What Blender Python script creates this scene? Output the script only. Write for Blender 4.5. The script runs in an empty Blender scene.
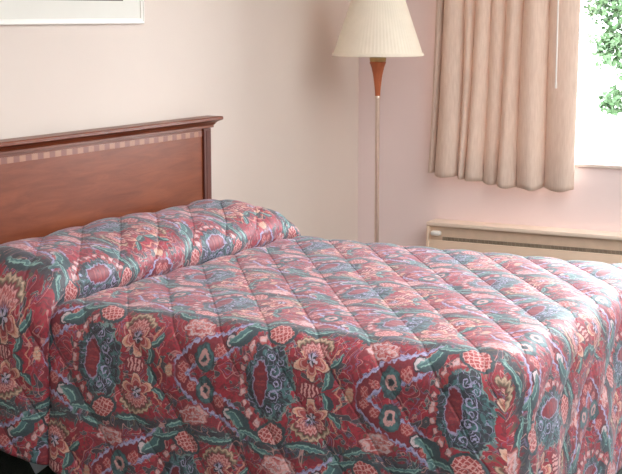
import bpy, bmesh, math, random
from mathutils import Vector, noise as mnoise
random.seed(7)
PI = math.pi
S = bpy.context.scene
COL = S.collection

# ------------------------------------------------------------------ camera, world, lights, exposure
AZ, PITCH, FPX, CAM_Z = math.radians(28.3), math.radians(9.05), 1400.0, 1.5
cd = bpy.data.cameras.new('camera')
cam = bpy.data.objects.new('camera', cd)
COL.objects.link(cam)
cam.location = (0, 0, CAM_Z)
cam.rotation_euler = (PI/2 - PITCH, 0, AZ)
cd.sensor_fit = 'HORIZONTAL'
cd.sensor_width = 36
cd.lens = 36*FPX/622
cd.clip_start = .05
S.camera = cam

S.view_settings.view_transform = 'Standard'
S.view_settings.look = 'None'
S.view_settings.gamma = 1
S.view_settings.exposure = 1.0
S.view_settings.use_curve_mapping = False
S.cycles.max_bounces = 14
S.cycles.diffuse_bounces = 8
S.cycles.use_denoising = True
S.cycles.sample_clamp_indirect = 8

w = bpy.data.worlds.new('sky')
S.world = w
w.use_nodes = True
bg = w.node_tree.nodes['Background']
bg.inputs['Color'].default_value = (.88, .95, 1.0, 1)
bg.inputs['Strength'].default_value = 10.5

def area(name, loc, rot, sx, sy, power, col=(1, 1, 1), portal=False):
    l = bpy.data.lights.new(name, 'AREA')
    l.shape = 'RECTANGLE'
    l.size, l.size_y, l.energy, l.color = sx, sy, power, col
    o = bpy.data.objects.new(name, l)
    o.location, o.rotation_euler = loc, rot
    COL.objects.link(o)
    if portal:
        l.cycles.is_portal = True
    return o

# room extents and window
XL, XR, YF, YB, ZC = -3.28, 2.3, -1.4, 6.62, 2.44
WX0, WX1, WZ0, WZ1 = -2.75, -0.75, 0.775, 2.15
area('window_portal', ((WX0+WX1)/2, YB+.12, (WZ0+WZ1)/2), (-PI/2, 0, 0), WX1-WX0, WZ1-WZ0, 1, portal=True)
area('ceiling_fill', (.1, 3.6, 2.42), (0, 0, 0), 3.2, 5.6, 96, (.98, .985, 1))  # added out-of-view fill that brightens the walls; no fixture in the room

# ------------------------------------------------------------------ helpers
def lin(r, g, b):
    f = lambda c: (c/255/12.92) if c/255 <= .04045 else ((c/255+.055)/1.055)**2.4
    return (f(r), f(g), f(b), 1)

def tag(o, label=None, cat=None, group=None, kind=None):
    if label: o['label'] = label
    if cat: o['category'] = cat
    if group: o['group'] = group
    if kind: o['kind'] = kind
    return o

def empty(name, loc, label, cat):
    o = bpy.data.objects.new(name, None)
    o.location = loc
    o.empty_display_size = .1
    COL.objects.link(o)
    return tag(o, label, cat)

def obj(name, bm, mat, parent=None, smooth=True, recalc=True):
    if recalc:
        bmesh.ops.recalc_face_normals(bm, faces=bm.faces)
    me = bpy.data.meshes.new(name)
    bm.to_mesh(me)
    bm.free()
    me.materials.append(mat)
    if smooth:
        me.polygons.foreach_set('use_smooth', [True]*len(me.polygons))
        try:
            me.set_sharp_from_angle(angle=math.radians(38))
        except Exception:
            pass
    o = bpy.data.objects.new(name, me)
    COL.objects.link(o)
    if parent:
        o.parent = parent
        o.matrix_parent_inverse = parent.matrix_world.inverted() if False else o.matrix_parent_inverse
        o.location = [-c for c in parent.location]
    return o

def box(bm, x0, x1, y0, y1, z0, z1, bevel=0, seg=2):
    b = bmesh.new()
    bmesh.ops.create_cube(b, size=1)
    for v in b.verts:
        v.co = Vector(((x0+x1)/2+v.co.x*(x1-x0), (y0+y1)/2+v.co.y*(y1-y0), (z0+z1)/2+v.co.z*(z1-z0)))
    if bevel:
        bmesh.ops.bevel(b, geom=b.edges[:], offset=bevel, segments=seg, affect='EDGES', profile=.5)
    t = bpy.data.meshes.new('t')
    b.to_mesh(t)
    b.free()
    bm.from_mesh(t)
    bpy.data.meshes.remove(t)
    return bm

def nbox(*a, **k):
    return box(bmesh.new(), *a, **k)

def lathe(bm, prof, cx, cy, n=48, ripple=0, nr=0, closed=False):
    rings = []
    for r, z in prof:
        ring = []
        for i in range(n):
            a = 2*PI*i/n
            rr = r*(1+ripple*math.cos(nr*a)) if nr else r
            ring.append(bm.verts.new((cx+rr*math.cos(a), cy+rr*math.sin(a), z)))
        rings.append(ring)
    m = len(rings)
    for k in range(m if closed else m-1):
        A, B = rings[k], rings[(k+1) % m]
        for i in range(n):
            j = (i+1) % n
            bm.faces.new((A[i], A[j], B[j], B[i]))
    if not closed:
        for ring in (rings[0], rings[-1]):
            bm.faces.new(ring)
    return bm

def extrude_profile(bm, pts, path):
    """pts: closed 2-D outline; path: list of functions pt -> 3-D corner (mitred sweep)."""
    rings = [[bm.verts.new(f(a, b)) for a, b in pts] for f in path]
    n = len(pts)
    for A, B in zip(rings, rings[1:]):
        for i in range(n):
            j = (i+1) % n
            bm.faces.new((A[i], A[j], B[j], B[i]))
    bm.faces.new(rings[0])
    bm.faces.new(rings[-1])
    return bm

# ------------------------------------------------------------------ node expression language
class NT:
    def __init__(self, name):
        self.mat = bpy.data.materials.new(name)
        self.mat.use_nodes = True
        self.t = self.mat.node_tree
        self.n = self.t.nodes
        self.bsdf = self.n['Principled BSDF']
    def link(self, a, b):
        self.t.links.new(a, b)
    def node(self, kind, **props):
        nd = self.n.new(kind)
        for k, v in props.items():
            setattr(nd, k, v)
        return nd
    def put(self, sock, v):
        if isinstance(v, X):
            self.link(v.s, sock)
        elif isinstance(v, bpy.types.NodeSocket):
            self.link(v, sock)
        else:
            sock.default_value = v
    def m(self, op, *a, clamp=False):
        nd = self.node('ShaderNodeMath', operation=op, use_clamp=clamp)
        for i, v in enumerate(a):
            self.put(nd.inputs[i], v)
        return X(self, nd.outputs[0])
    def mix(self, f, a, b, blend='MIX'):
        nd = self.node('ShaderNodeMix', data_type='RGBA', blend_type=blend)
        self.put(nd.inputs[0], f)
        self.put(nd.inputs[6], a)
        self.put(nd.inputs[7], b)
        return nd.outputs[2]
    def tex(self, kind, vec, **vals):
        nd = self.node(kind)
        if vec is not None:
            self.link(vec, nd.inputs['Vector'])
        for k, v in vals.items():
            nd.inputs[k.replace('_', ' ')].default_value = v
        return nd
    def ss(self, e, a, b):
        """smoothstep: 0 at e=a, 1 at e=b"""
        nd = self.node('ShaderNodeMapRange', interpolation_type='SMOOTHSTEP')
        self.put(nd.inputs['Value'], e)
        nd.inputs['From Min'].default_value = min(a, b)
        nd.inputs['From Max'].default_value = max(a, b)
        nd.inputs['To Min'].default_value = 0 if a < b else 1
        nd.inputs['To Max'].default_value = 1 if a < b else 0
        return X(self, nd.outputs[0])
    def ramp(self, e, stops, interp='LINEAR'):
        nd = self.node('ShaderNodeValToRGB')
        cr = nd.color_ramp
        cr.interpolation = interp
        while len(cr.elements) < len(stops):
            cr.elements.new(.5)
        for el, (p, c) in zip(cr.elements, stops):
            el.position = p
            el.color = c
        self.put(nd.inputs[0], e)
        return nd.outputs[0]
    def bump(self, height, strength, dist=.01):
        nd = self.node('ShaderNodeBump')
        nd.inputs['Strength'].default_value = strength
        nd.inputs['Distance'].default_value = dist
        self.put(nd.inputs['Height'], height)
        self.link(nd.outputs[0], self.bsdf.inputs['Normal'])

class X:
    def __init__(self, t, s):
        self.t, self.s = t, s
    def __add__(self, o): return self.t.m('ADD', self, o)
    __radd__ = __add__
    def __sub__(self, o): return self.t.m('SUBTRACT', self, o)
    def __rsub__(self, o): return self.t.m('SUBTRACT', o, self)
    def __mul__(self, o): return self.t.m('MULTIPLY', self, o)
    __rmul__ = __mul__
    def __truediv__(self, o): return self.t.m('DIVIDE', self, o)
    def __neg__(self): return self.t.m('MULTIPLY', self, -1.0)
    def abs(self): return self.t.m('ABSOLUTE', self)
    def sin(self): return self.t.m('SINE', self)
    def cos(self): return self.t.m('COSINE', self)
    def floor(self): return self.t.m('FLOOR', self)
    def min(self, o): return self.t.m('MINIMUM', self, o)
    def max(self, o): return self.t.m('MAXIMUM', self, o)

def simple(name, col, rough=.6, metal=0, noise=0, nscale=8, bump=0, bscale=200, spec=.5):
    t = NT(name)
    b = t.bsdf
    b.inputs['Roughness'].default_value = rough
    b.inputs['Metallic'].default_value = metal
    b.inputs['Specular IOR Level'].default_value = spec
    tc = t.node('ShaderNodeTexCoord')
    nz = t.tex('ShaderNodeTexNoise', tc.outputs['Object'], Scale=nscale, Detail=4.0)
    lo = tuple(c*(1-noise) for c in col[:3])+(1,)
    hi = tuple(min(1, c*(1+noise)) for c in col[:3])+(1,)
    t.link(t.ramp(X(t, nz.outputs[0]), [(.3, lo), (.7, hi)]), b.inputs['Base Color'])
    if bump:
        n2 = t.tex('ShaderNodeTexNoise', tc.outputs['Object'], Scale=bscale, Detail=3.0)
        t.bump(n2.outputs[0], bump, .003)
    return t.mat

# ------------------------------------------------------------------ materials
M = {}
M['wall_cream'] = simple('wall_cream', lin(220, 208, 198), .75, noise=.025, nscale=1.6, bump=.12, bscale=160)
M['wall_pink'] = simple('wall_pink', lin(240, 223, 221), .75, noise=.025, nscale=1.6, bump=.12, bscale=160)
M['ceiling'] = simple('ceiling', lin(235, 230, 224), .85, noise=.02, bump=.3, bscale=90)
M['carpet'] = simple('carpet', lin(98, 108, 104), .95, noise=.35, nscale=160, bump=.8, bscale=400, spec=.1)
M['trim'] = simple('trim', lin(228, 214, 204), .5, noise=.02)
M['white'] = simple('white', lin(238, 236, 230), .45, noise=.015)
M['frame_white'] = simple('frame_white', lin(236, 234, 226), .4, noise=.015, nscale=14)
M['mat_board'] = simple('mat_board', lin(226, 226, 218), .8, noise=.015)
M['dark_line'] = simple('dark_line', lin(84, 78, 70), .6, noise=.05)
M['shade'] = simple('shade', lin(246, 238, 220), .75, noise=.02, nscale=20, bump=.1, bscale=300)
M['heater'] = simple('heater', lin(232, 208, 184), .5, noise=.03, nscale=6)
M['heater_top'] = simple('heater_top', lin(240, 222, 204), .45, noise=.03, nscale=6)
M['heater_dark'] = simple('heater_dark', lin(140, 126, 108), .6, noise=.15, nscale=30)
M['heater_slot'] = simple('heater_slot', lin(222, 198, 174), .6, noise=.05, nscale=20)
M['metal'] = simple('metal', lin(222, 204, 190), .35, metal=1, noise=.04, nscale=40)
M['brass'] = simple('brass', lin(186, 160, 112), .3, metal=1, noise=.05, nscale=40)
M['box_white'] = simple('box_white', lin(176, 190, 204), .8, noise=.05, nscale=30)
M['concrete'] = simple('concrete', lin(190, 188, 182), .9, noise=.08, nscale=3)
M['bark'] = simple('bark', lin(120, 105, 92), .9, noise=.3, nscale=20, bump=.6, bscale=40)

def wood_mat(name, dark, light, grain_axis=(1, .12, 1.0), rough=.32):
    t = NT(name)
    tc = t.node('ShaderNodeTexCoord')
    mp = t.node('ShaderNodeMapping')
    mp.inputs['Scale'].default_value = grain_axis
    t.link(tc.outputs['Object'], mp.inputs['Vector'])
    n1 = t.tex('ShaderNodeTexNoise', mp.outputs[0], Scale=30.0, Detail=8.0, Roughness=.65, Distortion=.6)
    n2 = t.tex('ShaderNodeTexNoise', tc.outputs['Object'], Scale=2.4, Detail=2.0)
    e = X(t, n1.outputs[0])*.72 + X(t, n2.outputs[0])*.28
    t.link(t.ramp(e, [(.3, dark), (.68, light)]), t.bsdf.inputs['Base Color'])
    t.bsdf.inputs['Roughness'].default_value = rough
    t.bsdf.inputs['Specular IOR Level'].default_value = .28
    t.bump(n1.outputs[0], .08, .002)
    return t.mat

M['mahogany'] = wood_mat('mahogany', lin(108, 52, 30), lin(142, 77, 48))
M['mahogany_dark'] = wood_mat('mahogany_dark', lin(76, 36, 28), lin(108, 56, 42), (1, 1, .15), .5)
M['crown_wood'] = wood_mat('crown_wood', lin(92, 42, 22), lin(132, 68, 40))
M['lamp_wood'] = wood_mat('lamp_wood', lin(158, 82, 50), lin(196, 116, 78), (1, 1, .15))

def inlay_mat():
    t = NT('inlay')
    tc = t.node('ShaderNodeTexCoord')
    sep = t.node('ShaderNodeSeparateXYZ')
    t.link(tc.outputs['Object'], sep.inputs[0])
    y = X(t, sep.outputs[1])
    z = X(t, sep.outputs[2])
    k = t.ss((y*(2*PI/.066)).sin(), -.35, .35)
    n = t.tex('ShaderNodeTexNoise', tc.outputs['Object'], Scale=60.0)
    c = t.mix(k, lin(124, 66, 46), lin(164, 106, 74))
    c = t.mix(X(t, n.outputs[0])*.4, c, lin(130, 72, 48))
    t.link(c, t.bsdf.inputs['Base Color'])
    t.bsdf.inputs['Roughness'].default_value = .35
    return t.mat
M['inlay'] = inlay_mat()

def curtain_mat():
    t = NT('curtain_cloth')
    tc = t.node('ShaderNodeTexCoord')
    mp = t.node('ShaderNodeMapping')
    mp.inputs['Scale'].default_value = (1, 1, .12)
    t.link(tc.outputs['Object'], mp.inputs['Vector'])
    n = t.tex('ShaderNodeTexNoise', mp.outputs[0], Scale=140.0, Detail=3.0)
    c = t.ramp(X(t, n.outputs[0]), [(.3, lin(220, 199, 184)), (.7, lin(232, 213, 199))])
    t.link(c, t.bsdf.inputs['Base Color'])
    t.bsdf.inputs['Roughness'].default_value = .85
    t.bump(n.outputs[0], .12, .002)
    tr = t.node('ShaderNodeBsdfTranslucent')
    t.link(c, tr.inputs[0])
    mx = t.node('ShaderNodeMixShader')
    mx.inputs[0].default_value = .13
    t.link(t.bsdf.outputs[0], mx.inputs[1])
    t.link(tr.outputs[0], mx.inputs[2])
    t.link(mx.outputs[0], t.n['Material Output'].inputs[0])
    return t.mat
M['curtain'] = curtain_mat()

def glass_mat():
    t = NT('window_glass')
    tb = t.node('ShaderNodeBsdfTransparent')
    gl = t.node('ShaderNodeBsdfGlossy')
    gl.inputs['Roughness'].default_value = .03
    fr = t.node('ShaderNodeFresnel')
    fr.inputs[0].default_value = 1.3
    mx = t.node('ShaderNodeMixShader')
    t.link(fr.outputs[0], mx.inputs[0])
    t.link(tb.outputs[0], mx.inputs[1])
    t.link(gl.outputs[0], mx.inputs[2])
    t.link(mx.outputs[0], t.n['Material Output'].inputs[0])
    return t.mat
M['glass'] = glass_mat()

def leaf_mat():
    t = NT('leaves')
    tc = t.node('ShaderNodeTexCoord')
    n = t.tex('ShaderNodeTexNoise', tc.outputs['Object'], Scale=5.0, Detail=3.0)
    c = t.ramp(X(t, n.outputs[0]), [(.3, (.018, .055, .012, 1)), (.7, (.045, .085, .03, 1))])
    t.link(c, t.bsdf.inputs['Base Color'])
    t.bsdf.inputs['Roughness'].default_value = .6
    return t.mat
M['leaf'] = leaf_mat()

def art_mat():
    t = NT('art_print')
    tc = t.node('ShaderNodeTexCoord')
    n = t.tex('ShaderNodeTexNoise', tc.outputs['Object'], Scale=7.0, Detail=4.0, Distortion=.8)
    c = t.ramp(X(t, n.outputs[0]), [(.3, lin(150, 165, 120)), (.45, lin(226, 220, 204)), (.58, lin(206, 170, 170)), (.7, lin(232, 226, 190))])
    t.link(c, t.bsdf.inputs['Base Color'])
    t.bsdf.inputs['Roughness'].default_value = .5
    return t.mat
M['art'] = art_mat()

# ---- the floral print of the bedspread, in metres of cloth (u along the bed, v across it)
PU, PV = .597, .36          # repeat of one motif row; rows are shifted by half a repeat
U0, V0 = -1.808, -.103

def floral_mat():
    t = NT('floral_quilt')
    uv = t.node('ShaderNodeUVMap', uv_map='cloth')
    # organic wobble of the drawing
    nz = t.tex('ShaderNodeTexNoise', uv.outputs[0], Scale=26.0, Detail=2.0)
    sp = t.node('ShaderNodeSeparateXYZ')
    t.link(uv.outputs[0], sp.inputs[0])
    ns = t.node('ShaderNodeSeparateColor')
    t.link(nz.outputs['Color'], ns.inputs[0])
    nz2 = t.tex('ShaderNodeTexNoise', uv.outputs[0], Scale=85.0, Detail=2.0)
    ns2 = t.node('ShaderNodeSeparateColor')
    t.link(nz2.outputs['Color'], ns2.inputs[0])
    u = X(t, sp.outputs[0]) + (X(t, ns.outputs[0])-.5)*.018 + (X(t, ns2.outputs[0])-.5)*.014
    v = X(t, sp.outputs[1]) + (X(t, ns.outputs[1])-.5)*.018 + (X(t, ns2.outputs[1])-.5)*.014
    fine = X(t, t.tex('ShaderNodeTexNoise', uv.outputs[0], Scale=170.0, Detail=3.0).outputs[0])
    mid = X(t, t.tex('ShaderNodeTexNoise', uv.outputs[0], Scale=38.0, Detail=3.0, Distortion=1.2).outputs[0])
    vv = (v-V0)/PV + .5
    row = vv.floor()
    q = ((vv-row)-.5).abs()*PV
    qs = ((vv-row)-.5)*PV
    odd = t.m('FLOORED_MODULO', row, 2.0)
    uu = (u-U0)/PU + odd*.5 + .5
    p = (uu-uu.floor()-.5)*PU
    p2 = p + t.m('LESS_THAN', p, -.10)*PU        # wrapped so the chain band is unbroken
    RED, DRED = lin(168, 22, 50), lin(124, 14, 38)
    TEAL, DTEAL, NAVY = lin(64, 112, 116), lin(38, 66, 74), lin(30, 40, 54)
    LAV, PINK, PEACH = lin(172, 168, 204), lin(220, 162, 160), lin(216, 152, 130)
    CREAM, CORAL, OLIVE, WHITE = lin(210, 178, 154), lin(168, 58, 60), lin(100, 88, 70), lin(208, 190, 196)
    col = t.mix(t.ss(mid, .38, .62), DRED, RED)

    def local(pp, qq, x, y, ang=0):
        a, b = pp-x, qq-y
        if ang:
            c, s = math.cos(ang), math.sin(ang)
            return a*c + b*s, b*c - a*s
        return a, b
    def length(a, b):
        return t.m('SQRT', a*a+b*b)
    def over(mask, c):
        nonlocal col
        col = t.mix(mask, col, c)
    def ellipse(pp, qq, x, y, rx, ry, ang=0):
        a, b = local(pp, qq, x, y, ang)
        return length(a/rx, b/ry), a, b
    # dark leaves filling the gaps between rows
    over(t.ss(q + (mid-.5)*.09, .150, .166)*.9, DTEAL)
    over(t.ss(q + (mid-.5)*.16, .172, .180)*.8, NAVY)
    over(t.ss(mid, .60, .66)*t.ss(q, .03, .09)*.8, OLIVE)
    # filigree tendrils and little leaves scattered over the ground
    fil = X(t, t.tex('ShaderNodeTexNoise', uv.outputs[0], Scale=13.0, Detail=1.0, Distortion=1.6).outputs[0])
    fil2 = X(t, t.tex('ShaderNodeTexNoise', uv.outputs[0], Scale=19.0, Detail=1.0, Distortion=2.2).outputs[0])
    over(t.ss(fil2, .60, .63)*.85, DTEAL)
    over(t.ss((fil2-.615).abs(), .018, .008)*.7, lin(132, 160, 156))
    over(t.ss((fil-.46).abs(), .016, .007)*.6, PINK)
    over(t.ss((fil-.40).abs(), .014, .006)*.55, lin(120, 110, 150))
    # vine line
    dv = (p2 - (.075 + (q*60).sin()*.014)).abs()
    over(t.ss(dv, .0042, .0015)*t.ss(q, .125, .11)*.8, PEACH)
    # chain band: a chevron of red beads between lavender scalloped edges
    cl = t.m('MULTIPLY', p2-.150, .60) + (((p2-.15)*26).sin())*.012    # centre line q(p)
    bd = q - cl*1.05 - .008
    inb = t.ss(p2, .132, .142)*t.ss(p2, .40, .385)
    wob = ((p2*330).sin())*.0032
    half = .034
    over(t.ss(bd.abs()+wob, half+.006, half+.002)*inb, LAV)
    over(t.ss(bd.abs()+wob, half-.006, half-.010)*inb, DRED)
    over(t.ss((bd.abs()+wob-half-.001).abs(), .0022, .0006)*inb*.7, lin(92, 96, 150))
    for x, y, rr in ((.165, .016, .017), (.195, .040, .016), (.292, .075, .02), (.352, .126, .02)):
        d, a, b = ellipse(p2, q, x, y, rr, rr)
        over(t.ss(d, 1.0, .85)*.95, CORAL)
        over(t.ss(((a+b)*420).sin().max(((a-b)*420).sin()), .45, .8)*t.ss(d, .95, .8)*.6, PINK)
    for x, y in ((.322, .106),):
        d, a, b = ellipse(p2, q, x, y, .019, .021)
        over(t.ss(d, 1.1, .95), NAVY)
        over(t.ss((d-.52).abs(), .34, .22), WHITE)
    # teal medallions in the band
    d, a, b = ellipse(p2, q, .243, .048, .031, .04)
    over(t.ss(d, 1.08, 1.0), t.mix(t.ss(mid, .4, .6), DTEAL, TEAL))
    over(t.ss((d-.98).abs(), .1, .03)*.5, NAVY)
    over(t.ss(((d-.42).abs()+(fine-.5)*.3), .2, .1)*.9, PINK)
    over(t.ss(d, .2, .1), NAVY)
    # cream fan at the tip of the chain
    d, a, b = ellipse(p, q, .116, .0, .014, .026)
    over(t.ss(d, 1, .7)*.9, t.mix(t.ss((b*700).sin(), -.2, .4), CREAM, PEACH))
    # big teal paisley with lavender curls and a petal fringe
    d, a, b = ellipse(p, q, -.135, .0, .080, .110)
    ang = t.m('ARCTAN2', b, a)
    fr = ((ang*21).sin())*.5+.5
    left = t.ss(a, -.005, -.035)
    dw = d + (mid-.5)*.55 + ((ang*9).sin())*.05
    over(t.ss(d, 1.34, 1.26)*left*t.ss(fr, .2, .45), NAVY)
    over(t.ss(d, 1.30, 1.24)*left*t.ss(fr, .3, .6), t.mix(t.ss(d, 1.02, 1.26), CORAL, PINK))
    over(t.ss((d-1.16).abs(), .06, .03)*left*t.ss(fr, .55, .8)*.7, WHITE)
    body = t.mix(t.ss(mid, .44, .49), NAVY, DTEAL)
    body = t.mix(t.ss(mid, .54, .58), body, TEAL)
    over(t.ss(dw, 1.04, .98), body)
    over(t.ss((dw-.98).abs(), .05, .02)*(1-left)*.7, lin(130, 164, 160))
    over(t.ss((fil2-.5).abs(), .016, .007)*t.ss(dw, 1.0, .95)*.75, LAV)
    d2, a2, b2 = ellipse(p, q, -.165, .0, .024, .060)
    d2 = d2 + (mid-.5)*.5
    over(t.ss(d2, 1.12, 1.04), DRED)
    over(t.ss((d2-1.06).abs(), .1, .03)*.7, LAV)
    over(t.ss(((b2*300).sin()), .2, .7)*t.ss(d2, .8, .6)*.6, CORAL)
    for x, y, rr in ((-.120, .034, .020), (-.135, .078, .016), (-.105, .064, .013), (-.112, .0, .018)):
        d, a, b = ellipse(p, q, x, y, rr, rr)
        sw = t.m('ARCTAN2', b, a)
        over(t.ss(((d*9 - sw)).sin(), .35, .75)*t.ss(d, 1.05, .9), LAV)
    d, a, b = ellipse(p, q, -.068, .0, .022, .085)
    over(t.ss(((b*260).sin() + (a*300).sin()), .5, 1.0)*t.ss(d, 1.0, .8)*.8, TEAL)
    # pine-cone lattice in a teal cup
    d, a, b = ellipse(p, q, -.122, .145, .044, .030, -.35)
    over(t.ss(d, 1.25, 1.15), DTEAL)
    over(t.ss(d, .98, .9), CORAL)
    lat = (((a+b*1.2)*330).sin()).max(((a-b*1.2)*330).sin())
    over(t.ss(lat, .5, .8)*t.ss(d, 1.0, .92), PINK)
    # large curled leaves
    def leaf(pp, x, y, rx, ry, an, c1=TEAL, c2=DTEAL, bend=7.0):
        a, b = local(pp, q, x, y, an)
        b = b - a*a*bend + rx*rx*bend*.4
        d = length(a/rx, b/(ry*(1.0)))
        over(t.ss(d, 1.08, 1.0), t.mix(t.ss(b, -ry*.5, ry*.6), c2, c1))
        over(t.ss((b-ry*.15+(fine-.5)*.004).abs(), .0030, .001)*t.ss(d, .95, .8)*.8, lin(150, 190, 180))
        over(t.ss((d-1.0).abs(), .13, .04)*t.ss(b, 0, ry)*.6, lin(150, 186, 178))
    leaf(p, -.235, .128, .05, .024, .95, bend=10)
    leaf(p, .05, .032, .032, .013, 1.35, bend=9)
    leaf(p, .075, .078, .028, .010, .7, bend=9)
    leaf(p, -.01, .168, .062, .010, .12, bend=3)
    leaf(p, .145, .160, .05, .011, -.3, bend=4)
    leaf(p2, .40, .155, .045, .012, .2, bend=5)
    # pink rose of overlapping petals
    d, a, b = ellipse(p, q, .205, .128, .052, .030, -.08)
    rag = t.m('ARCTAN2', b/.030, a/.052)
    rd = d + ((rag*7).sin())*.09
    over(t.ss(rd, 1.05, .97), t.mix(t.ss(mid, .35, .65), PINK, CORAL))
    over(t.ss(((rd*11 + (rag*5).sin()*1.6)).sin(), .3, .8)*t.ss(rd, 1.0, .9)*.75, WHITE)
    over(t.ss((rd-1.0).abs(), .1, .03)*.6, DRED)
    # waist between the two mirrored blossoms
    d, a, b = ellipse(p, q, -.008, .0, .034, .024)
    over(t.ss(d, 1.1, 1.0), DRED)
    over(t.ss(d, .92, .85)*t.ss((a*520).sin(), -.3, .2), PINK)
    # blossoms
    a, b = local(p, q, .0, .083)
    r = length(a, b)
    th = t.m('ARCTAN2', a, -b)                       # 0 points to the waist
    crown = t.ss(th.abs(), 1.95, 2.05)
    pet = ((th*2.75).cos()).abs()
    R = .026 + pet*.036
    k = r/R
    petal = t.ramp(k, [(.0, LAV), (.26, WHITE), (.32, DRED), (.40, CORAL), (.54, lin(150, 44, 46)), (.62, PINK), (.68, CORAL), (.76, PEACH), (.92, lin(226, 186, 168)), (.96, NAVY), (1.0, DRED)])
    over(t.ss(k, 1.03, .98)*(1-crown), petal)
    d3 = length(a/.013, (b+.024)/.011)
    ck = r + ((th*19).cos())*.0035
    cr = t.ramp(ck*12.0, [(.0, WHITE), (.16, LAV), (.24, DRED), (.34, PINK), (.42, CORAL), (.50, PINK), (.56, DRED), (.64, OLIVE), (.74, CREAM), (.80, OLIVE), (.83, DRED)])
    over(t.ss(ck, .069, .066)*crown, cr)
    over(t.ss((th*4.0).sin(), .2, .6)*t.ss(r, .018, .014), NAVY)
    over(t.ss((mid-.47).abs(), .014, .005)*.6, NAVY)
    # weave-level variation
    col = t.mix(.08, col, t.mix(fine, lin(60, 40, 50), lin(235, 215, 215)))
    t.link(col, t.bsdf.inputs['Base Color'])
    b_ = t.bsdf
    b_.inputs['Roughness'].default_value = .56
    b_.inputs['Specular IOR Level'].default_value = .5
    b_.inputs['Sheen Weight'].default_value = .22
    b_.inputs['Sheen Roughness'].default_value = .45
    b_.inputs['Sheen Tint'].default_value = (.80, .88, 1, 1)
    # puckers pulled by the stitching
    mp = t.node('ShaderNodeMapping')
    mp.inputs['Scale'].default_value = (.45, 1.3, 1)
    mp.inputs['Rotation'].default_value = (0, 0, .3)
    t.link(uv.outputs[0], mp.inputs['Vector'])
    pk = t.tex('ShaderNodeTexNoise', mp.outputs[0], Scale=16.0, Detail=2.0, Roughness=.5)
    c1 = ((X(t, sp.outputs[0]) + X(t, sp.outputs[1])*(1/1.38) - .031)*(PI/.165)).sin().abs()
    t.bump(X(t, pk.outputs[0])*.5 + t.ss(c1, 0, .16)*.28, .5, .02)
    return t.mat
M['floral'] = floral_mat()

# ------------------------------------------------------------------ the setting
def struct(name, bm, m, parent=None, smooth=False):
    o = obj(name, bm, m, parent, smooth)
    if not parent:
        o['kind'] = 'structure'
    return o

T = .14
struct('floor', nbox(XL-T, XR+T, YF-T, YB+T, -.1, 0), M['carpet'])
struct('ceiling', nbox(XL-T, XR+T, YF-T, YB+T, ZC, ZC+.1), M['ceiling'])
struct('wall_left', nbox(XL-T, XL, YF-T, YB+T, 0, ZC), M['wall_cream'])
struct('wall_right', nbox(XR, XR+T, YF-T, YB+T, 0, ZC), M['wall_cream'])
struct('wall_front', nbox(XL, XR, YF-T, YF, 0, ZC), M['wall_cream'])
b = bmesh.new()
box(b, XL, WX0, YB, YB+T, 0, ZC)
box(b, WX1, XR, YB, YB+T, 0, ZC)
box(b, WX0, WX1, YB, YB+T, 0, WZ0)
box(b, WX0, WX1, YB, YB+T, WZ1, ZC)
struct('wall_back', b, M['wall_pink'])
# window in the back wall
b = bmesh.new()
fw = .022
for x0, x1, z0, z1 in ((WX0, WX1, WZ0, WZ0+fw), (WX0, WX1, WZ1-fw, WZ1), (WX0, WX0+fw, WZ0+fw, WZ1-fw), (WX1-fw, WX1, WZ0+fw, WZ1-fw), (-1.62, -1.58, WZ0+fw, WZ1-fw)):
    box(b, x0, x1, YB+.07, YB+.105, z0, z1, .002, 1)
win = struct('window_1', b, M['white'])
g = struct('window_pane', nbox(WX0+fw, WX1-fw, YB+.085, YB+.089, WZ0+fw, WZ1-fw), M['glass'], win)
struct('window_sill', nbox(WX0-.02, WX1+.02, YB-.012, YB+.07, WZ0-.012, WZ0+.004, .003), M['trim'], win)
for nm, bb in (('baseboard_left', (XL, XL+.012, YF, YB, 0, .08)), ('baseboard_back', (XL+.012, -2.96, YB-.012, YB, 0, .08))):
    struct(nm, nbox(*bb, bevel=.002), M['trim'])
# outdoors
struct('ground', nbox(-40, 40, YB+T, 70, -.25, -.15), M['concrete'])

# ------------------------------------------------------------------ tree outside
tree = empty('tree', (-2.75, 11.3, -.15), 'leafy green tree outside the window right of the curtain', 'tree')
tb = bmesh.new()
lathe(tb, [(.13, -.16), (.10, .3), (.085, 1.2), (.06, 2.2), (.03, 3.2)], -2.75, 11.3, 14)
obj('trunk', tb, M['bark'], tree)
lb = bmesh.new()
rnd = random.Random(3)
blobs = [(x-.14, y, z, R) for x, y, z, R in [(-2.95, 11.2, 1.30, .36), (-2.85, 11.3, 1.75, .5), (-2.5, 11.3, 1.5, .6), (-2.9, 11.1, 2.5, .7), (-2.35, 11.4, 2.2, .7), (-2.7, 11.2, 3.1, .6), (-2.05, 11.2, 1.8, .6), (-3.2, 11.25, 1.62, .20), (-3.12, 11.2, 1.25, .14), (-3.05, 11.2, 1.9, .36), (-3.1, 11.2, .8, .12)]]
for cx, cy, cz, R in blobs:
    for i in range(int(1700*R)):
        while True:
            d = Vector((rnd.uniform(-1, 1), rnd.uniform(-1, 1), rnd.uniform(-1, 1)))
            if .2 < d.length < 1: break
        c = Vector((cx, cy, cz)) + d*R
        n = Vector((rnd.gauss(0, 1), rnd.gauss(-.6, 1), rnd.gauss(.8, .8))).normalized()
        tx = n.orthogonal().normalized()
        ty = n.cross(tx)
        a = rnd.uniform(0, 2*PI)
        e1, e2 = tx*math.cos(a)+ty*math.sin(a), ty*math.cos(a)-tx*math.sin(a)
        L = rnd.uniform(.045, .085)
        vs = [lb.verts.new(c+e1*x*L+e2*y*L+n*z*L) for x, y, z in ((-.5, 0, 0), (0, .28, .06), (.5, 0, 0), (0, -.28, .06))]
        lb.faces.new(vs)
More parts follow.
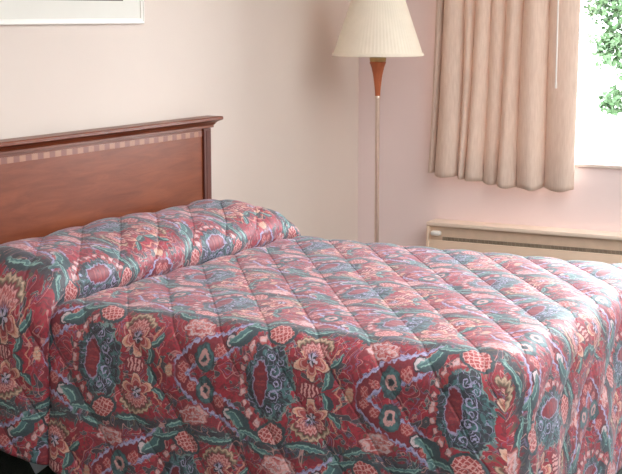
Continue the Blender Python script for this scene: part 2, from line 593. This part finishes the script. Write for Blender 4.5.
obj('foliage', lb, M['leaf'], tree, smooth=False, recalc=False)

# ------------------------------------------------------------------ bed
XH, XF, YN, YFAR = -3.20, -1.22, 3.375, 4.99
bed = empty('bed', ((XH+XF)/2, (YN+YFAR)/2, 0), 'low bed whose pale base peeps out beneath the floral spread', 'bed')
obj('mattress', nbox(XH+.03, XF-.09, YN+.09, YFAR-.09, .30, .555, .05, 4), M['white'], bed)
obj('bed_base', nbox(XH+.03, XF-.10, YN+.10, YFAR-.10, .10, .30, .02, 2), M['box_white'], bed)
for x in (XH+.62, XF-.2):
    for y in (YN+.2, YFAR-.2):
        obj('leg', lathe(bmesh.new(), [(.022, 0), (.026, .05), (.03, .10)], x, y, 16), M['dark_line'], bed)
# loose corner of the base's pale dust cover
b = bmesh.new()
pts = [(-2.99, .13), (-2.80, .13), (-2.82, .06), (-2.88, .012)]
A = [b.verts.new((x, YN+.095-(.10-z)*.25, z)) for x, z in pts]
B = [b.verts.new((x, YN+.100-(.10-z)*.25, z)) for x, z in pts]
b.faces.new(A); b.faces.new(B[::-1])
for i in range(4):
    j = (i+1) % 4
    b.faces.new((A[i], A[j], B[j], B[i]))
obj('dust_cover', b, M['box_white'], bed, smooth=False)

# ------------------------------------------------------------------ bedspread
def catmull(P, n):
    out = []
    for i in range(len(P)-1):
        p0, p1, p2, p3 = P[max(i-1, 0)], P[i], P[i+1], P[min(i+2, len(P)-1)]
        for k in range(n):
            s = k/n
            out.append(tuple(.5*(2*p1[c]+(p2[c]-p0[c])*s+(2*p0[c]-5*p1[c]+4*p2[c]-p3[c])*s*s+(-p0[c]+3*p1[c]-3*p2[c]+p3[c])*s**3) for c in range(2)))
    out.append(P[-1])
    return out

def resample(C, step):
    L = [0]
    for a, c in zip(C, C[1:]):
        L.append(L[-1]+math.dist(a, c))
    n = max(2, round(L[-1]/step))
    out, j = [], 0
    for i in range(n+1):
        s = L[-1]*i/n
        while j < len(L)-2 and L[j+1] < s: j += 1
        f = (s-L[j])/max(L[j+1]-L[j], 1e-9)
        out.append((C[j][0]+(C[j+1][0]-C[j][0])*f, C[j][1]+(C[j+1][1]-C[j][1])*f, s))
    return out

def sst(a, b, x):
    k = min(1, max(0, (x-a)/(b-a)))
    return k*k*(3-2*k)

RC, RE, ZT = .15, .085, .597
TUCK = -2.755
STEP = .0115
prof = catmull([(XH, .098), (-3.13, .128), (-3.03, .141), (-2.92, .136), (-2.82, .118), (-2.757, .070), (-2.755, .024), (TUCK-.026, -.010), (TUCK+.012, -.014), (TUCK+.05, .002), (TUCK+.12, 0)], 24)
prof += [(TUCK+.12+(XF-RC-TUCK-.12)*i/60, 0) for i in range(1, 61)]
cols = resample(prof, STEP)                 # (X, inflate, s)
s_end = cols[-1][2]
u_of = lambda s: (XF-RC) - (s_end-s)

FL = RC-RE
ARC = RE*PI/2
def skirt(d):
    """distance along the cloth from the inner rectangle -> (outward, height, normal angle)"""
    if d < FL:
        return d, ZT, 0.0
    if d < FL+ARC:
        a = (d-FL)/RE
        return FL+RE*math.sin(a), ZT-RE+RE*math.cos(a), a
    k = d-FL-ARC
    return FL+RE+.05*k, ZT-RE-k*.995, PI/2
def hem_len(x):
    # longer towards the foot, shorter at the head
    z = max(.04, .165 - .32*max(0, x+2.96))
    return FL+ARC+(ZT-RE-z)
ND = 52
ys = [YN+RC+(YFAR-YN-2*RC)*i/110 for i in range(111)]

def puff(u, v):
    c1 = (u+v/1.38-.031)/.165
    c2 = (u-v/1.38)/.165
    a = abs(math.sin(PI*c1))**.4
    e = abs(math.sin(PI*c2))**.5
    return .0140*a + .0020*e + .003*mnoise.noise(Vector((u*5, v*5, 0)))

bm = bmesh.new()
uvl = bm.loops.layers.uv.new('cloth')
pl = bm.verts.layers.float.new('puff')
def quad_grid(G):
    V = []
    for rowi in G:
        r = []
        for co, uvp, pf in rowi:
            v = bm.verts.new(co)
            v[pl] = pf
            r.append(v)
        V.append(r)
    for i in range(len(G)-1):
        for j in range(len(G[0])-1):
            idx = ((i, j), (i+1, j), (i+1, j+1), (i, j+1))
            vs = [V[a][c] for a, c in idx]
            try:
                f = bm.faces.new(vs)
            except ValueError:
                continue
            for l, (a, c) in zip(f.loops, idx):
                l[uvl].uv = G[a][c][1]

def warp(u, v):
    return (u, v)

ds = [i/ND for i in range(ND+1)]
def side_pt(Xc, infl, u, Y0, sy, f):
    d = f*hem_len(Xc)
    o, z, a = skirt(d)
    ny, nz = math.sin(a), math.cos(a)
    drop = max(0, d-FL-ARC)
    k = infl*(1-.52*a/(PI/2))
    # gentle vertical waves in the hanging cloth
    wv = .010*math.sin(u*9.5+1.0)*min(1, drop/.3) + .006*math.sin(u*23+.4)*min(1, drop/.3)
    y = o + ny*k + wv
    z2 = z + nz*k
    v = (Y0-YN-sy*0) if False else 0
    vv = (Y0 - YN) - d if sy < 0 else (Y0 - YN) + d
    return (Xc, Y0+sy*y, z2), warp(u, vv), puff(u, vv)
def mid_infl(infl, Y):
    # the two pillows under the spread leave a slight dip between them, and sag at the ends
    e = (Y-(YN+YFAR)/2)/((YFAR-YN)/2)
    if infl <= 0: return infl
    return infl*(1+.05*math.cos(e*PI*2))
# near side, top, far side as one sweep along the bed
G = []
for Xc, infl, s in cols:
    u = u_of(s)
    rowp = []
    i0 = mid_infl(infl, ys[0])
    i1 = mid_infl(infl, ys[-1])
    for f in reversed(ds):
        rowp.append(side_pt(Xc, i0, u, ys[0], -1, f))
    for Y in ys[1:-1]:
        iy = mid_infl(infl, Y)
        tilt = .03*((Y-YN)/(YFAR-YN)-.4)*(1 if infl else 0)*0
        rowp.append(((Xc, Y, ZT+iy), warp(u, Y-YN), puff(u, Y-YN)))
    for f in ds:
        rowp.append(side_pt(Xc, i1*.8, u, ys[-1], 1, f))
    G.append(rowp)
quad_grid(G)
# foot
XI = XF-RC
DL = hem_len(-1.4)
G = []
for f in ds:
    d = f*DL
    o, z, a = skirt(d)
    drop = max(0, d-FL-ARC)
    rowp = []
    for Y in ys:
        wv = (.010*math.sin(Y*11)+.006*math.sin(Y*26+1))*min(1, drop/.3)
        rowp.append(((XI+o+wv*sst(0, .1, min(Y-ys[0], ys[-1]-Y)), Y, z), warp(XI+d, Y-YN), puff(XI+d, Y-YN)))
    G.append(rowp)
quad_grid(G)
# rounded foot corners, the print meeting at a mitre
D0 = FL+ARC*.8
for Y0, sy in ((ys[0], -1), (ys[-1], 1)):
    NA = 16
    for half in (0, 1):
        G = []
        for i in range(NA//2+1):
            ph = (i+half*NA/2)/NA*PI/2
            dx, dy = math.sin(ph), sy*math.cos(ph)
            rowp = []
            for f in ds:
                d = f*DL
                o, z, a = skirt(d)
                drop = max(0, d-FL-ARC)
                wv_n = (.010*math.sin(XI*9.5+1.0)+.006*math.sin(XI*23+.4))*min(1, drop/.3)*max(0, 1-ph/(PI/4))
                lift = .03*math.sin(2*ph)*min(1, drop/.3)
                o2 = o + wv_n + lift
                r0 = min(d, D0)
                e = max(0, d-D0)
                uvp = (XI+dx*r0+(e if half else 0), Y0-YN+dy*r0+(0 if half else sy*e))
                rowp.append(((XI+dx*o2, Y0+dy*o2, z), warp(*uvp), puff(XI+dx*d, Y0-YN+dy*d)))
            G.append(rowp)
        quad_grid(G)
bmesh.ops.remove_doubles(bm, verts=bm.verts, dist=2e-4)
bm.normal_update()
bmesh.ops.recalc_face_normals(bm, faces=bm.faces)
up = sum(f.normal.z for f in bm.faces)
if up < 0:
    bmesh.ops.reverse_faces(bm, faces=bm.faces)
bm.normal_update()
moves = [(v, v.normal.copy()*v[pl]) for v in bm.verts]
for v, dlt in moves:
    v.co += dlt
spread = obj('bedspread', bm, M['floral'], recalc=False)
for pgn in spread.data.polygons: pgn.use_smooth = True
if 'sharp_edge' in spread.data.attributes:
    spread.data.attributes.remove(spread.data.attributes['sharp_edge'])
tag(spread, 'quilted red and teal floral bedspread tucked under the pillow roll on the bed', 'bedspread')
sol = spread.modifiers.new('thickness', 'SOLIDIFY')
sol.thickness = .010
sol.offset = -1

# ------------------------------------------------------------------ headboard
HX = -3.225                                   # front face of the panel
HY1, HY0, HZ = 5.07, 3.10, 1.021
hb = empty('headboard', (XL+.03, (HY0+HY1)/2, 0), 'reddish brown wooden headboard with inlaid band and moulded top', 'headboard')
obj('panel', nbox(HX-.03, HX, HY0+.055, HY1-.055, .30, HZ-.002, .001, 1), M['mahogany'], hb)
for y0, y1 in ((HY0, HY0+.055), (HY1-.055, HY1)):
    bb = bmesh.new()
    box(bb, HX-.035, HX+.010, y0, y1, 0, HZ-.002, .003, 2)
    box(bb, HX+.009, HX+.0125, y0+.016, y1-.016, .05, HZ-.012, .001, 1)
    obj('post', bb, M['mahogany_dark'], hb)
obj('inlay_band', nbox(HX-.002, HX+.0018, HY0+.055, HY1-.055, HZ-.034, HZ-.012, .0004, 1), M['inlay'], hb)
# crown moulding with a mitred return at both ends
cp = [(0, 0), (.014, 0), (.014, .010), (.018, .013), (.022, .020), (.030, .027), (.040, .031), (.044, .033), (.044, .044), (.041, .047), (0, .047)]
bx = HX-.035
def cpt(y, sy):
    return lambda a, z: (HX+a, y+sy*a, HZ+z)
bb = bmesh.new()
extrude_profile(bb, cp, [lambda a, z: (bx, HY0-a, HZ+z), cpt(HY0, -1), cpt(HY1, 1), lambda a, z: (bx, HY1+a, HZ+z)])
box(bb, bx, HX, HY0, HY1, HZ, HZ+.047)
obj('crown_moulding', bb, M['crown_wood'], hb)

# ------------------------------------------------------------------ picture on the wall
PY1, PY0, PZ0, PZ1 = 4.66, 3.62, 1.462, 2.20
pic = empty('picture_frame', (XL+.02, (PY0+PY1)/2, PZ0), 'white framed picture with wide pale mat hanging above the headboard', 'picture')
bb = bmesh.new()
fpr = [(0, 0), (0, .014), (.003, .017), (.007, .017), (.010, .014), (.018, .013), (.021, .011), (.021, 0)]
ring = [(PY0, PZ0, 1, 1), (PY1, PZ0, -1, 1), (PY1, PZ1, -1, -1), (PY0, PZ1, 1, -1)]
rings = [[bb.verts.new((XL+.002+h, y+sy*a, z+sz*a)) for a, h in fpr] for y, z, sy, sz in ring]
for k in range(4):
    A, B = rings[k], rings[(k+1) % 4]
    for i in range(len(fpr)):
        j = (i+1) % len(fpr)
        bb.faces.new((A[i], A[j], B[j], B[i]))
obj('frame', bb, M['frame_white'], pic, smooth=False)
obj('mat_board', nbox(XL+.003, XL+.011, PY0+.02, PY1-.02, PZ0+.02, PZ1-.02), M['mat_board'], pic, smooth=False)
ay, az = .135, .088
obj('mat_edge', nbox(XL+.0105, XL+.0118, PY0+ay, PY1-ay, PZ0+az, PZ1-az), M['dark_line'], pic, smooth=False)
obj('print', nbox(XL+.0112, XL+.0126, PY0+ay+.007, PY1-ay-.007, PZ0+az+.007, PZ1-az-.007), M['art'], pic, smooth=False)

# ------------------------------------------------------------------ floor lamp
LX, LY = -2.94, 6.14
lamp = empty('floor_lamp', (LX, LY, 0), 'floor lamp with cream pleated shade standing in the corner', 'lamp')
lathe_ = lambda pr, **k: lathe(bmesh.new(), pr, LX, LY, **k)
obj('base', lathe_([(.13, 0), (.135, .008), (.13, .018), (.05, .03), (.02, .045), (.0125, .06)]), M['metal'], lamp)
obj('pole', lathe_([(.0105, .05), (.0105, 1.098)], n=24), M['metal'], lamp)
obj('ferrule', lathe_([(.0105, 1.092), (.0135, 1.095), (.0135, 1.107), (.0115, 1.111)], n=24), M['metal'], lamp)
obj('neck', lathe_([(.0125, 1.106), (.0135, 1.13), (.0175, 1.17), (.023, 1.21), (.031, 1.245), (.040, 1.270), (.036, 1.274)], n=32), M['lamp_wood'], lamp)
obj('collar', lathe_([(.030, 1.272), (.0385, 1.274), (.041, 1.292), (.036, 1.294), (.02, 1.300)], n=32), M['brass'], lamp)
obj('socket', lathe_([(.018, 1.298), (.018, 1.36), (.012, 1.37), (.004, 1.375), (.004, 1.60)], n=20), M['brass'], lamp)
zb, zt, rb, rt = 1.305, 1.64, .217, .104
pr = []
for k in range(13):
    f = k/12
    pr.append((rb+(rt-rb)*f, zb+(zt-zb)*f))
inner = [(r-.004, z) for r, z in reversed(pr)]
bb = bmesh.new()
lathe(bb, pr+inner, LX, LY, n=288, ripple=.004, nr=72, closed=True)
sh = obj('lamp_shade', bb, M['shade'], lamp)
for z, r in ((zb, rb), (zt, rt)):
    tr = bmesh.new()
    lathe(tr, [(r+.001, z-.004), (r+.0045, z-.003), (r+.0035, z+.010), (r-.002, z+.010), (r-.005, z-.003)], LX, LY, n=96, closed=True)
    obj('shade_trim', tr, M['shade'], sh).location = (0, 0, 0)

# ------------------------------------------------------------------ curtain
CX0, CX1, CY, CZT = -2.80, -2.08, 6.555, 2.27
cur = empty('curtain', ((CX0+CX1)/2, CY, CZT), 'beige pleated curtain hanging at the left side of the window', 'curtain')
bb = bmesh.new()
NX, NZ = 260, 60
grid = []
folds = [0, .06, .20, .265, .39, .485, .63, .80, 1.0]
def fold_wave(t):
    # uneven folds, deep creases between rounded fronts
    for i in range(len(folds)-1):
        if folds[i] <= t <= folds[i+1]:
            f = (t-folds[i])/(folds[i+1]-folds[i])
            amp = (.5, 1.0, .62, .72, .55, .85, 1.05, .8)[i]
            return amp*(math.sin(PI*f)**.62)
    return 0
for k in range(NZ+1):
    f = k/NZ
    rowv = []
    for i in range(NX+1):
        t = i/NX
        ph = t + .010*math.sin(3.1*f+t*9)
        ph = min(1, max(0, ph))
        wv = fold_wave(ph)
        flare = (f-.75)*.035 if f > 0 else 0
        x = CX0 + (CX1-CX0)*t - (1-t)*(.012+.055*f*f) + .010*math.sin(t*26+f*2.5)*f
        y = CY + .028 - wv*(.056+.014*f) - .008*math.sin(t*17+f*4)*f
        hemz = .655 + .045*(1-sst(0.0, .6, t)) - .010*wv + .004*math.sin(t*40)
        z = CZT + (hemz-CZT)*f
        rowv.append(bb.verts.new((x, y, z)))
    grid.append(rowv)
for k in range(NZ):
    for i in range(NX):
        bb.faces.new((grid[k][i], grid[k][i+1], grid[k+1][i+1], grid[k+1][i]))
cl = obj('cloth', bb, M['curtain'], cur)
so = cl.modifiers.new('thickness', 'SOLIDIFY')
so.thickness = .003
bb = bmesh.new()
lathe(bb, [(.004, 1.147), (.0055, 1.15), (.0055, 1.17), (.004, 1.18), (.004, 2.22)], -2.165, CY-.055, 12)
obj('pull_wand', bb, M['white'], cur)['label'] = 'thin white pull wand'
rod = empty('curtain_rod', ((WX0+WX1)/2, CY+.01, 2.29), 'white curtain rod above the window', 'rod')
bb = nbox(WX0-.16, WX1+.16, CY-.005, CY+.02, 2.272, 2.30, .004)
obj('rail', bb, M['white'], rod)
for x in (WX0-.14, WX1+.14):
    obj('bracket', nbox(x-.012, x+.012, CY+.02, YB, 2.275, 2.297), M['white'], rod)

# ------------------------------------------------------------------ wall heater
AX0, AX1, AY, AZ1 = -2.83, -.70, 6.50, .455
ht = empty('baseboard_heater', ((AX0+AX1)/2, YB-.06, 0), 'long cream heater along the wall below the window', 'heater')
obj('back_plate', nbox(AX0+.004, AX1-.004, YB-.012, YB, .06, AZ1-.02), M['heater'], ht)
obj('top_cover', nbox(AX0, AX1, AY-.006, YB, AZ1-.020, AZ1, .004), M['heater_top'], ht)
obj('front_panel', nbox(AX0+.004, AX1-.004, AY, AY+.012, .05, AZ1-.092, .004), M['heater'], ht)
obj('air_slot', nbox(AX0+.014, AX1-.014, AY+.018, AY+.024, AZ1-.10, AZ1-.022), M['heater_slot'], ht)
bb = bmesh.new()
box(bb, AX0+.085, AX1-.03, AY+.010, AY+.016, AZ1-.096, AZ1-.074)
for i in range(100):
    x = AX0+.09+i*(AX1-AX0-.13)/99
    box(bb, x-.002, x+.002, AY+.006, AY+.011, AZ1-.095, AZ1-.075)
obj('grille', bb, M['heater_dark'], ht)
for x in (AX0, AX1-.014):
    obj('end_cap', nbox(x, x+.014, AY-.003, YB, .04, AZ1-.021, .003), M['heater'], ht)
bb = bmesh.new()
box(bb, AX0+.024, AX0+.075, AY-.012, AY+.028, AZ1-.070, AZ1-.045, .010, 3)
kn = obj('control_knob', bb, M['white'], ht)
kn['label'] = 'white control knob'
